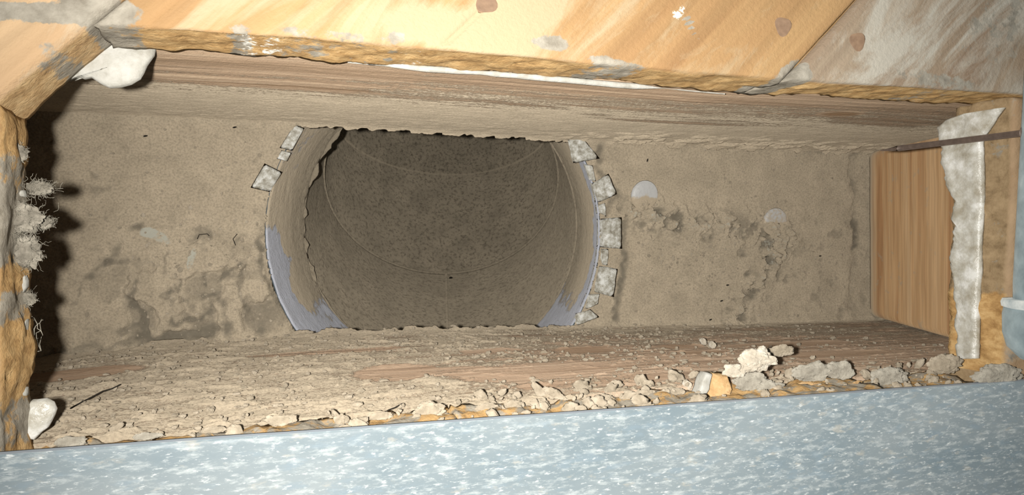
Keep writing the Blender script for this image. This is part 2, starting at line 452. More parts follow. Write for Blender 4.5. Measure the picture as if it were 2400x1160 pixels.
pit = ss(.60, .74, fbm(X, Y, .0055, 4, 111)); calm = 1 - .9 * blob(X, Y, *W(1750, 410), .06, .016, 0, .4); thin += .36 * pit * calm; h -= .0006 * pit * calm
thin += .25 * ss(.55, .7, fbm(X, Y, .02, 3, 115))
for q in ([(1398, 392), (1450, 455)], [(1462, 520), (1466, 600), (1452, 690), (1440, 745)], [(1400, 345), (1405, 375)], [(1430, 470), (1420, 500)]):  # cast shadow of the rim tabs, painted dark into the pan colour
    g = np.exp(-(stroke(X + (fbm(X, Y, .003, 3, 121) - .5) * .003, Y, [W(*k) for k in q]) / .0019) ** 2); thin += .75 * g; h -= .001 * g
# banks of dust against the joists, a lip round the hole
bk = .6 + .8 * fbm(X, Y, .012, 3, 90)
h += bk * (.0035 * np.exp(-(W2 - Y).clip(0) / .0022) + .0042 * np.exp(-(Y + W2).clip(0) / .003))
h += .0012 * np.exp(-np.abs(rr - RR - .004) / .003) * (X < 0) * fbm(X, Y, .005, 3, 95)
h *= ss(RR, RR + .0025, rr) * .85 + .15
h += .0005 * fbm(X, Y, .0016, 3, 99)
PAN_X, PAN_Y, PAN_H = gx, gy, h
P = np.stack([X, Y, h], -1)
F = gridF(nx, ny); inside = (rr.ravel() < RR - res * .3)
F = F[~inside[F].any(1)]
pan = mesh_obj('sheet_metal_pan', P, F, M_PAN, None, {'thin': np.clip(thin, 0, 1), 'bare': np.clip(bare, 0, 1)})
sol = pan.modifiers.new('thick', 'SOLIDIFY'); sol.thickness = 0.0008; sol.offset = -1
tag(pan, 'dust-caked sheet metal pan at the bottom of the cavity, cut by the round duct hole', 'metal sheet')
def pan_z(x, y):
    i = int(np.clip((x - X0) / (X1 - X0) * (nx - 1), 0, nx - 1)); j = int(np.clip((y + W2 + .004) / (2 * W2 + .008) * (ny - 1), 0, ny - 1)); return float(h[i, j])

# ------------------------------------------------------------------ joists
def joist(name, side, mat, y_bot, y_top, dust, knot, bumpmap, jag):
    nz = int(ZJ / res)
    gz = np.linspace(0, 1, nz)
    XX, TT = np.meshgrid(gx, gz, indexing='ij')
    bottom = 0.0012 + jag(XX[:, :1]) 
    ZZ = bottom + (ZJ - bottom) * TT
    yb = np.interp(XX, *y_bot); yt = np.interp(XX, *y_top)
    b = bumpmap(XX, ZZ)
    YY = yb + (yt - yb) * (ZZ / ZJ) - side * b
    V = np.stack([XX, YY, ZZ], -1).reshape(-1, 3)
    F = gridF(nx, nz)
    if side < 0: F = F[:, ::-1]
    # back of the plank: a second coarse-to-fine skin 38 mm behind, sharing the border
    V2 = V.copy(); yback = side * (W2 + .038); V2[:, 1] = yback
    N = len(V); idx = np.concatenate([np.arange(nz), np.arange(1, nx) * nz + nz - 1, (nx - 1) * nz + np.arange(nz - 2, -1, -1), np.arange(nx - 2, 0, -1) * nz])
    ring2 = V2[idx]; R2 = N + np.arange(len(idx)); 
    sk = np.stack([idx, np.roll(idx, -1), np.roll(R2, -1), R2], -1)
    if side < 0: sk = sk[:, ::-1]
    pad = len(idx)
    o = mesh_obj(name, np.concatenate([V, ring2]), np.concatenate([F, sk]), mat, None,
                 {'dust': np.concatenate([dust(XX, ZZ, b).ravel(), np.full(pad, .6)]), 'knot': np.concatenate([knot(XX, ZZ).ravel(), np.zeros(pad)])})
    bm = bmesh.new(); bm.from_mesh(o.data); bm.verts.ensure_lookup_table()
    bm.faces.new([bm.verts[int(i)] for i in R2]); bmesh.ops.recalc_face_normals(bm, faces=bm.faces[:]); bm.to_mesh(o.data); bm.free()
    return o
def J(px, py, s): p = at(px, py, 1, s * W2); return (p[0], p[2])
def poly_y(pts, z):
    q = sorted([tuple(at(px, py, 2, z)[:2]) for px, py in pts]); return ([a for a, b in q], [b for a, b in q])
UB = poly_y([(75, 259), (150, 262), (700, 287), (1420, 330), (2010, 355)], 0.0)
UT = poly_y([(370, 110), (700, 130), (1040, 157), (1700, 210), (2250, 240)], ZJ)
LB = poly_y([(60, 842), (120, 836), (353, 807), (700, 784), (1000, 772), (1450, 766), (2010, 752)], 0.0)
LT = poly_y([(100, 1042), (600, 1003), (1000, 968), (1650, 906), (2230, 874)], ZJ)

# upper joist: wood shows near the top, dust thickens towards the pan
def u_bump(x, z):
    b = .00012 * fbm(x, z * 6, .02, 3, 201) + .0002 * fbm(x, z, .002, 3, 202)
    low = 1 - ss(.012, .045, z + .012 * (fbm(x, z, .03, 3, 203) - .5))
    rt = ss(.03, .09, x)
    b += low * (.0005 * fbm(x, z, .004, 4, 205) + rt * .0014 * ss(.45, .7, fbm(x, z, .006, 4, 206)))
    b += .0012 * np.exp(-z / .003)
    return b * (1 - ss(.117, .127, z))
def u_dust(x, z, b):
    d = .85 - .42 * ss(.05, .115, z) - .25 * ss(.10, .13, z)
    st = fbm(x, z * 9, .05, 3, 211)
    d -= .22 * ss(.5, .7, st) * ss(.04, .09, z)
    for px, py, r1, r2, s in ((480, 150, .045, .010, .5), (620, 200, .030, .006, .35), (1500, 215, .05, .006, .6), (1650, 215, .03, .004, .5), (1970, 268, .0075, .0045, 1.2), (560, 185, .04, .004, .4), (1600, 285, .03, .003, .4)):
        d -= s * blob(x, z, *J(px, py, 1), r1, r2, 0, .5)
    return d
def u_knot(x, z):
    return .75 * blob(x, z, *J(1970, 269, 1), .007, .004, .1, .25) + .35 * blob(x, z, *J(700, 205, 1), .03, .0015, 0, .5)
def u_jag(x):
    m = ss(.066, .058, np.abs(x))
    return m * (-.0008 + .0026 * (ss(.45, .75, fbm(x, x * 0, .0035, 3, 221)) + .3 * fbm(x, x * 0, .001, 2, 222) - .6))
uj = joist('joist', 1, M_JU, UB, UT, u_dust, u_knot, u_bump, u_jag)
tag(uj, 'long grey-brown joist along the upper side of the cavity, under the floor boards', 'joist', 'joists')

LW = ((1372, 828, .011, .007, 1.), (1255, 915, .0045, .0045, 1.1), (1150, 832, .012, .004, .9), (1590, 815, .010, .0045, .9), (1640, 830, .012, .004, .7), (1560, 898, .006, .005, .8), (930, 880, .014, .012, .6), (1080, 880, .012, .008, .5),
      (1250, 880, .03, .012, .45), (1850, 805, .03, .005, .9), (1950, 830, .03, .006, .7), (150, 875, .022, .010, .8), (780, 835, .03, .004, .45), (1650, 850, .012, .003, .7), (1700, 800, .01, .003, .6))
def l_bare(x, z):
    wx = x + (fbm(x, z, .006, 3, 331) - .5) * .004; wz = z + (fbm(x, z, .006, 3, 332) - .5) * .003; m = 0 * x
    for px, py, r1, r2, q in LW: m = np.maximum(m, q * blob(wx, wz, *J(px, py, -1), r1, r2, 0, .16))
    return np.clip(m, 0, 1)
def l_bump(x, z):
    b = .00012 * fbm(x, z * 6, .02, 3, 301) + .0002 * fbm(x, z, .002, 3, 302)
    cr = fbm(x, z, .0045, 4, 303, .6)
    b += .0006 * ss(.58, .78, cr) * (.4 + .6 * (1 - ss(.06, .20, x)))
    b += .0006 * ss(.56, .72, fbm(x * .75, z * 1.25, .009, 5, 306, .6)) * (1 - .7 * ss(-.02, .03, x))
    b += .0020 * np.exp(-z / .004) * (.5 + fbm(x, z, .006, 3, 307))
    for pts in ([(165, 955), (205, 935), (240, 918), (282, 902)],):
        b -= .0012 * np.exp(-(stroke(x, z, [J(a, c, -1) for a, c in pts]) / .0006) ** 2)
    b *= 1 - .9 * l_bare(x, z)
    b += .0007 * ss(.118, .13, z) * ss(.45, .65, fbm(x, z, .007, 3, 309))
    return b
def l_dust(x, z, b):
    d = .78 - .32 * ss(.02, .10, z) * ss(-.03, .03, x) - .08 * ss(.0, .05, x) + .12 * (1 - ss(.0, .025, z))
    d += .5 * ss(.0004, .0011, b) - .10
    d -= .22 * ss(.5, .7, fbm(x, z * 5, .03, 4, 311)) * ss(-.07, .0, x)
    d -= .75 * l_bare(x, z)
    return d
def l_knot(x, z):
    k = 0
    for px, py, r1, r2, s in LW[:1] + LW[3:5] + LW[9:12]: k = k + .32 * blob(x, z, *J(px, py, -1), r1, r2, 0, .35)
    return np.clip(k, 0, .6)
def l_jag(x):
    m = ss(.066, .058, np.abs(x))
    return m * (.0004 + .0030 * (ss(.45, .75, fbm(x, x * 0, .004, 3, 321)) + .3 * fbm(x, x * 0, .001, 2, 322) - .3))
lj = joist('joist', -1, M_JL, LB, LT, l_dust, l_knot, l_bump, l_jag)
tag(lj, 'reddish-brown joist along the lower side of the cavity, covered in dust flakes', 'joist', 'joists')

# blocking at the right end (leaning), another beyond the shadow at the left end
def block(name, xb, xt, z1, thick, label):
    ny_, nz_ = 60, 60
    V = []; D = []
    yy = np.linspace(-W2 + .0003, W2 - .0003, ny_); tt = np.linspace(0, 1, nz_)
    A, B = np.meshgrid(yy, tt, indexing='ij')
    s = 1 if thick > 0 else -1
    Xf = xb + (xt - xb) * B + s * .0004 * fbm(A, B * z1, .01, 3, 401) + s * .0015 * np.exp(-((np.abs(A) - W2) / .0015) ** 2) + (A / W2) * -.0015
    P = np.stack([Xf, A, .0018 + (z1 - .0018) * B], -1).reshape(-1, 3)
    D = (.95 * np.exp(-(B * z1) / .006) + .5 * np.exp(-(W2 - np.abs(A)) / .002)).ravel()
    idx = np.concatenate([np.arange(nz_), np.arange(1, ny_) * nz_ + nz_ - 1, (ny_ - 1) * nz_ + np.arange(nz_ - 2, -1, -1), np.arange(ny_ - 2, 0, -1) * nz_])
    R = P[idx].copy(); R[:, 0] += thick
    F = [tuple(f) for f in gridF(ny_, nz_)]; N = len(P); L = len(idx)
    for i in range(L): F.append((int(idx[i]), int(idx[(i + 1) % L]), N + (i + 1) % L, N + i))
    F.append(tuple(N + i for i in range(L)))
    o = mesh_obj(name, np.concatenate([P, R]), F, M_BLOCK, None, {'dust': np.concatenate([D, np.zeros(L)])})
    bm = bmesh.new(); bm.from_mesh(o.data); bmesh.ops.recalc_face_normals(bm, faces=bm.faces[:]); bm.to_mesh(o.data); bm.free()
    return tag(o, label, 'wood block')
block('wood_block', .2335, .1915, .112, .038, 'clean pine block with fine straight grain closing the right end of the cavity')

o = block('wall_left', -.1735, -.1735, .1285, -.02, 'x')
del o['label'], o['category']; o['kind'] = 'structure'

# ------------------------------------------------------------------ round duct under the pan
duct = empty('round_duct', (0, 0, 0))
tag(duct, 'dusty round galvanised elbow duct opening in the middle of the pan', 'duct')
Z0, RC, RD, XT, YO, XO = -.0588, .1119, .075, .2228, .0024, .0153
TH = [.0367, .6792, 1.1678, 1.65]
NA = 240
ph = np.linspace(0, 2 * np.pi, NA, endpoint=False)
def ring(th, r=RD):
    q = RC - r * np.cos(ph); z = Z0 - q * np.sin(th); y = YO + RC - q * np.cos(th)
    return np.stack([XO + r * np.sin(ph) + XT * (Z0 - z), y, z], -1)
rim = np.stack([RR * np.sin(ph), RR * np.cos(ph), 0 * ph], -1)
rings = [rim] + [ring(t) for t in TH]
last = ring(TH[-1]).copy(); dirv = np.array([0.02, .12, -.01]); rings.append(last + dirv)
names = ['collar', 'elbow_section', 'elbow_section', 'elbow_section', 'straight_pipe']
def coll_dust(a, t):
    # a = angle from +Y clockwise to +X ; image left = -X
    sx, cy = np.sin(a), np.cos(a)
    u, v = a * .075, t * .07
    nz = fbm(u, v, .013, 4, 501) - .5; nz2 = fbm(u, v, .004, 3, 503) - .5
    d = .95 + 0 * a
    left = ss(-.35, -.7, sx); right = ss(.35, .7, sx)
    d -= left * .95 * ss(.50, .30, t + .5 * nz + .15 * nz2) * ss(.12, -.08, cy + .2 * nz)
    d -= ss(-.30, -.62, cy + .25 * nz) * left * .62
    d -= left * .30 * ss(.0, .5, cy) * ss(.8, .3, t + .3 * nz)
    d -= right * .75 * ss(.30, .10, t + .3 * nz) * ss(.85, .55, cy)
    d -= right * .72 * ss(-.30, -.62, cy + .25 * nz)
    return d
secs = []
for k in range(5):
    A, B = rings[k], rings[k + 1]; nt = 40
    T = np.linspace(0, 1, nt)[:, None, None]
    P = A[None] * (1 - T) + B[None] * T
    aa = np.broadcast_to(ph[None], (nt, NA)); tt = np.broadcast_to(T[:, :, 0], (nt, NA))
    ctr = P.mean(1, keepdims=True); nrm = ctr - P; nrm /= np.linalg.norm(nrm, axis=-1, keepdims=True)
    hh = .0006 * fbm(aa * .075, tt * .07 + k, .003, 4, 510 + k)
    if k == 0: hh = hh + .0011 * ss(.75, .98, tt) * (np.sin(aa) < 0) * fbm(aa * .075, tt * .07, .004, 3, 520)
    if k == 3: hh = hh + .0016 * fbm(aa * .075, tt * .07, .006, 4, 530)
    P = P + nrm * hh[..., None]
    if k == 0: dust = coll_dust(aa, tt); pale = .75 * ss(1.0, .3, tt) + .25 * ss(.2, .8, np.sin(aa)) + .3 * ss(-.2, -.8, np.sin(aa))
    else:
        dust = np.full(aa.shape, 1.0); pale = np.full(aa.shape, (0, .16, .08, .0, 0)[k]) + (.12 * ss(.3, .9, np.sin(aa)) if k == 1 else 0)
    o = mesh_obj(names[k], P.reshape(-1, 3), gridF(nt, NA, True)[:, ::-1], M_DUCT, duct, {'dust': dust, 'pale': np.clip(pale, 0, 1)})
    sm = o.modifiers.new('thick', 'SOLIDIFY'); sm.thickness = .0006; sm.offset = -1 if k else -1
    secs.append(o)
# raised seam beads between the sections
for k in (1, 2, 3, 4):
    R = rings[k]; c = R.mean(0); V = []; m = 8
    ax = np.cross(R[0] - c, R[60] - c); ax /= np.linalg.norm(ax)
    for i in range(NA):
        rd = R[i] - c; rd /= np.linalg.norm(rd); lum = 1.0
        if k == 1 and math.sin(ph[i]) < 0: lum += 3.0 * max(0, fbm(np.array([ph[i] * .075]), np.array([0.]), .004, 3, 540)[0] - .35) * ss(-.2, -.7, math.sin(ph[i])) * ss(-.75, -.2, math.cos(ph[i]))
        rr_ = (.0015 if k > 1 else .0014) * lum
        for j in range(m):
            t = 2 * math.pi * j / m
            V.append(R[i] - rd * (.0003) + rr_ * (-math.cos(t) * rd + .9 * math.sin(t) * ax))
    NV = len(V)
    F = [(i * m + j, i * m + (j + 1) % m, ((i + 1) % NA) * m + (j + 1) % m, ((i + 1) % NA) * m + j) for i in range(NA) for j in range(m)]
    o = mesh_obj('seam_bead', V, F, M_DUCT, duct, {'dust': [1.0] * NV, 'pale': [(.35, .30, .45, .3)[k - 1]] * NV})
# lengthwise lap of the first elbow section with its two rivets
ip = int(NA * .5)
A, B = rings[1][ip], rings[2][ip]
pts = [A + (B - A) * t + np.array([0.0, .0006, .0004]) for t in np.linspace(.0, 1, 30)]
V, F = tube(pts, .0009, 6)
o = mesh_obj('lap_seam', V, F, M_DUCT, secs[1], {'dust': [1.0] * len(V), 'pale': [0.4] * len(V)})
for t in (.25, .93):
    c = A + (B - A) * t + np.array([.0032, .0006, .0004])
    V, F = lump_mesh(.0014, .0014, .0008, 3, 2, .05)
    r = mesh_obj('rivet', [Vector(c) + v for v in V], F, M_SPECK, secs[1])

# bent-over tabs round the rim: outline in the photo, root on the rim
TABS = [([(690, 292), (713, 300), (684, 353), (655, 347)], .0022, 1), ([(620, 383), (661, 403), (632, 450), (587, 440)], .0026, 1), ([(660, 352), (682, 358), (672, 378), (648, 372)], .0010, 0),
        ([(1332, 326), (1364, 324), (1402, 372), (1344, 382)], .0045, 1), ([(1388, 430), (1424, 407), (1443, 455), (1408, 473)], .0045, 1), ([(1372, 385), (1388, 388), (1396, 425), (1384, 422)], .002, 0),
        ([(1416, 512), (1455, 509), (1455, 583), (1414, 580)], .0048, 1), ([(1404, 480), (1417, 476), (1419, 508), (1408, 500)], .002, 0), ([(1411, 583), (1425, 583), (1423, 622), (1412, 620)], .002, 0),
        ([(1412, 624), (1445, 630), (1437, 696), (1401, 686)], .0045, 1), ([(1385, 690), (1404, 688), (1400, 712), (1376, 724)], .0028, 0), ([(1350, 735), (1382, 724), (1402, 742), (1356, 762)], .0035, 0)]
for ti, (q, hgt, big) in enumerate(TABS):
    c4 = [at(px, py, 2, hgt * .7) for px, py in q]
    # order so that two corners are nearer the duct
    c4 = [np.array(c) for c in c4]
    rad = [np.hypot(c[0], c[1]) for c in c4]
    order = sorted(range(4), key=lambda i: rad[i]); near = sorted(order[:2]); 
    if near == [0, 3]: a, b, c, d = c4[3], c4[0], c4[1], c4[2]
    else:
        i = near[0]; a, b, c, d = c4[i], c4[(i + 1) % 4], c4[(i + 2) % 4], c4[(i + 3) % 4]
    nu, nv_ = 9, 11; V = []
    for side in (1, -1):
        for i in range(nu):
            for j in range(nv_):
                u = i / (nu - 1); v = j / (nv_ - 1)
                p0 = a + (b - a) * u; p1 = d + (c - d) * u
                if v < .2:
                    # rises from the collar just inside the rim
                    s = v / .2; r0 = np.array([p0[0], p0[1], 0]) ; rn = r0 / np.hypot(*r0[:2]) * (RR - .0004); rn[2] = -.003
                    p = rn * (1 - s) + np.array([p0[0], p0[1], hgt * .55]) * s
                else:
                    s = (v - .2) / .8; p = p0 + (p1 - p0) * s; p = np.array([p[0], p[1], hgt * (.55 + .75 * s - .35 * s * s)])
                n1 = float(fbm(np.array([p[0]]), np.array([p[1]]), .0035, 3, 560 + ti)[0]) - .5
                p[2] += .0016 * n1 * (1 if v > .15 else 0); 
                rim_ = min(u, 1 - u, 1 - v)
                p[2] += side * .0003 * (0 if rim_ < .01 else 1)
                V.append(p)
    N1 = nu * nv_; F = [tuple(f) for f in gridF(nu, nv_)] + [tuple(int(x) + N1 for x in f[::-1]) for f in gridF(nu, nv_)]
    idx = list(range(nv_)) + [i * nv_ + nv_ - 1 for i in range(1, nu)] + [(nu - 1) * nv_ + j for j in range(nv_ - 2, -1, -1)] + [i * nv_ for i in range(nu - 2, 0, -1)]
    for i in range(len(idx)):
        x, y = idx[i], idx[(i + 1) % len(idx)]; F.append((x, x + N1, y + N1, y))
    mesh_obj('rim_tab', V, F, M_TAB, secs[0])

# round metal discs half sunk in the dust of the pan
for (px, py, lab) in ((1510, 458, 'round bare grey metal disc half sunk in dust, right of the duct tabs'), (1815, 520, 'round grey metal disc almost buried in gritty dust, nearer the pine block')):
    x, y = W(px, py, .002); r = .0072; zz = .0026
    V = []; F = []; m = 40; prof = [(0, .0012), (.4, .0011), (.75, .0008), (.93, .0003), (1.0, -.0006)]
    D = []
    for (t, z) in prof[1:]:
        for k2 in range(m):
            a = 2 * math.pi * k2 / m; V.append((x + r * t * math.cos(a), y + r * t * math.sin(a), zz + z + .004 * t * math.sin(a) * .3)); D.append(.9 * ss(.15, -.55, t * math.sin(a)) + (.45 if px > 1600 else .1))
    V.append((x, y, zz + .0012)); D.append(.5)
    for q in range(len(prof) - 2):
        for k2 in range(m): F.append((q * m + k2, (q + 1) * m + k2, (q + 1) * m + (k2 + 1) % m, q * m + (k2 + 1) % m))
    for k2 in range(m): F.append((len(V) - 1, k2, (k2 + 1) % m))
    F.append(tuple((len(prof) - 2) * m + k2 for k2 in reversed(range(m))))
    tag(mesh_obj('metal_disc', V, F, M_DISC, None, {'dust': D}), lab, 'metal disc', 'metal discs on the pan')

# ------------------------------------------------------------------ floor: diagonal boards round the opening
floor = empty('floor', (0, 0, ZS)); tag(floor, 'diagonal pine subfloor boards around the cut opening', None, None, 'structure')
floor.location = (0, 0, 0)
XL, XR = -.123, .1425
SA, SB, SC, SD = -.1497, -.0800, .0152, .1400
def Wt(px, py): p = at(px, py, 2, ZS); return (p[0], p[1])
def We(px, py): p = at(px, py, 2, .142); return (p[0], p[1])
DUSTB = [(Wt(225, 25), .008, .0035, 0, .95), (Wt(60, 28), .014, .0020, 0, .85), (Wt(1860, 190), .007, .0045, .6, 1.0), (Wt(1290, 100), .005, .002, 0, .8), (Wt(1450, 150), .010, .0016, -.1, .58),
         (Wt(560, 75), .003, .002, 0, .62), (Wt(930, 90), .003, .002, 0, .6), (Wt(750, 80), .02, .0015, 0, .5), (Wt(2340, 60), .02, .012, .7, .5), (Wt(2200, 190), .02, .003, -.05, .55), (Wt(1620, 60), .004, .001, -.9, .7), (Wt(50, 520), .016, .010, 0, .75), (We(25, 720), .006, .004, 0, .6), (We(20, 1000), .010, .006, 0, .62), (We(30, 400), .006, .004, 0, .55), (We(140, 150), .004, .003, .7, .55)]
WHITEB = [(Wt(1080, 70), .016, .004, -.05, .9), (Wt(1210, 30), .012, .006, .5, .6), (Wt(2150, 90), .03, .006, .75, .2), (Wt(760, 20), .02, .006, 0, .3)]
CHALK = [(Wt(560, 95), .004, .0016, .3, .7), (Wt(1590, 30), .003, .002, .5, .6), (Wt(980, 115), .006, .001, 0, .4), (Wt(640, 90), .004, .0014, 0, .5)]
def battrs(x, y):
    d = np.full(x.shape, .12); wv = np.zeros(x.shape); ck = np.zeros(x.shape)
    for (c, r1, r2, a, s) in DUSTB: d = np.maximum(d, s * blob(x, y, c[0], c[1], r1, r2, a, .6))
    for (c, r1, r2, a, s) in WHITEB: wv = np.maximum(wv, s * blob(x, y, c[0], c[1], r1, r2, a, .7))
    for (c, r1, r2, a, s) in CHALK: ck = np.maximum(ck, s * blob(x, y, c[0], c[1], r1, r2, a, .6))
    return {'dust': d, 'white': wv, 'chalk': ck}
def board(Xg, Yg, mat, seed, rough=.0006, seams=(), extra=0):
    z = ZS + .0003 * fbm(Xg, Yg, .004, 4, seed) - .0002
    ck = stroke(Xg, Yg, [(-.0262, .0540), (-.0300, .0500), (-.0346, .0456)]); z = z - .0016 * np.exp(-(ck / .00035) ** 2)
    z = z - .0005 * np.exp(-(np.abs(Xg - Yg + .1403) / 1.414 / .0005) ** 2)
    for s in seams: z = z - .0013 * np.exp(-(np.abs(Xg - Yg - s) / 1.414 / .0009) ** 2)
    # worn arris
    n_, m_ = Xg.shape
    ed = np.zeros_like(Xg); ed[0, :] = 1; ed[-1, :] = 1; ed[:, 0] = 1; ed[:, -1] = 1
    z = z - .0006 * ed
    P = np.stack([Xg, Yg, z], -1)
    a = battrs(Xg, Yg)
    a['dust'] = np.maximum(a['dust'], extra); a['fresh'] = ss(-.008, -.024, Yg) * (Xg > .13) * (Yg > -.0415) + 0 * Xg
    return solid_grid('floor_board', P, ZS - ZJ - .0002, mat, floor, a, 12, rough, seed)
def sheared(s0, s1, y0, y1, ns, nyy, gap=.0004, fixed_y=None):
    s = np.linspace(s0 + gap, s1 - gap, ns); y = np.linspace(y0, y1, nyy) if np.isscalar(y0) else None
    Sg, Yg = np.meshgrid(s, y, indexing='ij'); return Sg + Yg, Yg
def wob(x, c, amp, sd): return c + (fbm(x, x * 0, .03, 3, sd) - .5) * 2 * amp
# A: board whose milled edge crosses the upper left corner
Xg, Yg = sheared(-.235, SA, -.075, .100, 70, 150)
boards = [board(Xg, Yg, M_BT, 601, .0005, (SA,))]
# left pieces, sawn off at x = XL
def leftpiece(s0, s1, seed):
    n1, n2 = 60, 90
    x = np.linspace(-.190, XL, n1); out = []
    T = np.linspace(0, 1, n2)
    Xg = np.repeat(x[:, None], n2, 1)
    y_hi = np.minimum(x - s0, .1) - .0004; y_lo = np.maximum(x - s1 + .0004, -.090)
    y_lo = np.minimum(y_lo, y_hi - .002)
    Yg = y_lo[:, None] * (1 - T) + y_hi[:, None] * T
    Xg = Xg + ((fbm(Yg, Yg * 0, .008, 3, seed) - .5) * .0026) * (np.arange(n1) == n1 - 1)[:, None]
    return board(Xg, Yg, M_BO, seed, .0012, (s0, s1))
boards.append(leftpiece(SA, SC, 611))
# upper boards, sawn along the joist
def upper(s0, s1, mat, seed, extra=0, seams=None):
    n1 = int((s1 - s0) / .0009); n2 = 70
    s = np.linspace(s0 + .0004, s1 - .0004, n1)
    yc = np.interp(s + .0445, UT[0], UT[1])
    yc = yc - .0005 + (fbm(s, s * 0, .012, 3, seed) - .5) * .0008
    T = np.linspace(0, 1, n2) ** 1.3
    Yg = yc[:, None] * (1 - T) + .150 * T
    Xg = s[:, None] + Yg
    return board(Xg, Yg, mat, seed, .0008, (s0, s1), extra)
boards.append(upper(SA, SC, M_BO, 621))
boards.append(upper(SC, SD, M_BG, 623, .12))
boards.append(upper(SD, .200, M_BG, 624, .2))
# right piece, sawn off at x = XR with a ragged lower end
n1, n2 = 70, 130
yy = np.linspace(-.060, .0438, n2); T = np.linspace(0, 1, n1)
xe = XR + (fbm(yy, yy * 0, .01, 3, 631) - .5) * .0012 + .0006 * (yy < -.018) * (fbm(yy, yy * 0, .004, 2, 632) - .2)
Xg = xe[None, :] * (1 - T[:, None]) + .236 * T[:, None]; Yg = np.repeat(yy[None], n1, 0)
boards.append(board(Xg, Yg, M_BR, 633, .0011, (), .3))
# lower boards, mostly under the vinyl
def lower(s0, s1, seed):
    n1 = int((s1 - s0) / .0009); s = np.linspace(s0 + .0004, s1 - .0004, n1)
    yc = np.interp(s - .0445, LT[0], LT[1]) + (fbm(s, s * 0, .01, 4, seed) - .5) * .0030 + .0004
    yc = np.where(np.abs(s - .0445 - .147) < .01, yc, yc)
    T = np.linspace(0, 1, 40) ** 1.5
    Yg = yc[:, None] * (1 - T) - .100 * T; Xg = s[:, None] + Yg
    m = (Xg[:, 0] > XL + .0006) if s0 < -.07 else None
    return board(Xg, Yg, M_BO, seed, .0016, (s0, s1), .5)
boards.append(lower(XL + .0475, SC, 641)); boards.append(lower(SC, SD, 642)); boards.append(lower(SD, .182, 643))
# nail heads driven flush along the joist line
for (px, py, bi, lab) in ((1140, 6, 2, 0), (1835, 62, 2, 0), (2010, 97, 3, 0)):
    x, y = Wt(px, py); r = .0026; V = []; F = []; m = 20
    prof = [(1.0, -.0008), (.96, .0002), (.7, .0003), (.3, .0001)]
    for t, z in prof:
        for q in range(m):
            a = 2 * math.pi * q / m; rr2 = r * t * (1 + .12 * math.sin(3 * a + px)); V.append((x + rr2 * math.cos(a), y + rr2 * math.sin(a), ZS + z))
    for q in range(3):
        for k2 in range(m): F.append((q * m + k2, q * m + (k2 + 1) % m, (q + 1) * m + (k2 + 1) % m, (q + 1) * m + k2))
    F.append(tuple(3 * m + k2 for k2 in range(m))); F.append(tuple(reversed(range(m))))
    mesh_obj('nail_head', V, F, M_HEAD, boards[bi])

# ------------------------------------------------------------------ vinyl sheet in front
xs = np.linspace(-.185, .235, 120); T = np.linspace(0, 1, 40) ** 1.6
ye = np.interp(xs, [-.1216, .0, .1455], [-.0401, -.0411, -.0425]) + (fbm(xs, xs * 0, .03, 2, 651) - .5) * .0003
Yg = ye[:, None] * (1 - T) - .160 * T; Xg = np.repeat(xs[:, None], 40, 1)
zz = .1532 + 0 * Xg; zz[:, 0] -= .0003
vin = solid_grid('vinyl_flooring', np.stack([Xg, Yg, zz], -1), .0026, M_VINYL, None, {}, 4, .00005, 652)
tag(vin, 'blue-grey sheet flooring with white and tan streaks along the front of the opening', 'flooring')

# ------------------------------------------------------------------ white plaster and sealant
ez = np.array([0, 0, 1.0]); ex = np.array([1.0, 0, 0]); ey = np.array([0, 1.0, 0])
def pz(pts, z): return [at(px, py, 2, z) for px, py in pts]
def px_(pts, x): return [at(px, py, 0, x) for px, py in pts]
o = slab('plaster_patch', pz([(182, 180), (160, 190), (180, 150), (225, 110), (262, 96), (300, 98), (368, 110), (362, 130), (345, 155), (330, 186), (308, 198), (284, 205), (258, 206), (236, 198), (215, 184)], .127), .0028, M_PLAS, ex, ey, ez, .0008, None, .0007, 1)
tag(o, 'bright white plaster patch hanging in the upper left corner of the opening', 'plaster')
o = slab('plaster_patch', pz([(46, 1015), (58, 960), (64, 945), (78, 934), (108, 934), (134, 958), (122, 985), (100, 1010), (84, 1027), (62, 1026)], .129), .0028, M_SEAL, ex, ey, ez, .0010, None, .0007, 2)
tag(o, 'glossy off-white sealant flap in the lower left corner above the vinyl', 'sealant')
for pts, lab in (([(8, 330), (44, 290), (52, 300), (50, 330), (44, 345), (48, 372), (38, 385), (26, 360), (14, 352)], 'white plaster flake at the left edge just below the diagonal board'),
                 ([(44, 650), (62, 645), (66, 672), (58, 686), (46, 684)], 'small white plaster chip at the middle of the left sawn edge'),
                 ([(50, 745), (66, 748), (66, 790), (52, 788)], 'shiny white plaster chip on the left edge beside the cobweb'),
                 ([(50, 906), (64, 908), (66, 926), (52, 926)], 'tiny white plaster crumb above the lower left sealant flap'),
                 ([(46, 446), (60, 446), (62, 462), (46, 460)], 'tiny white crumb in the lint on the left edge')):
    tag(slab('plaster_chip', pz(pts, .133), .0022, M_PLAS, ex, ey, ez, .001, None, .0004, len(lab)), lab, 'plaster', 'plaster chips on the left edge')
LP = [(2250, 270), (2215, 282), (2200, 300), (2206, 350), (2210, 395), (2222, 430), (2238, 470), (2234, 505), (2240, 550), (2232, 590), (2237, 640), (2240, 700), (2242, 760), (2244, 840)]
RP = [(2352, 252), (2335, 275), (2318, 300), (2302, 322), (2304, 380), (2304, 440), (2303, 500), (2300, 560), (2298, 620), (2296, 680), (2294, 730), (2293, 780), (2292, 810), (2290, 840)]
XB = .1413
Lw = np.array(px_(LP, XB)); Rw = np.array(px_(RP, XB)); nr, nc = 160, 26
tt = np.linspace(0, len(LP) - 1, nr)
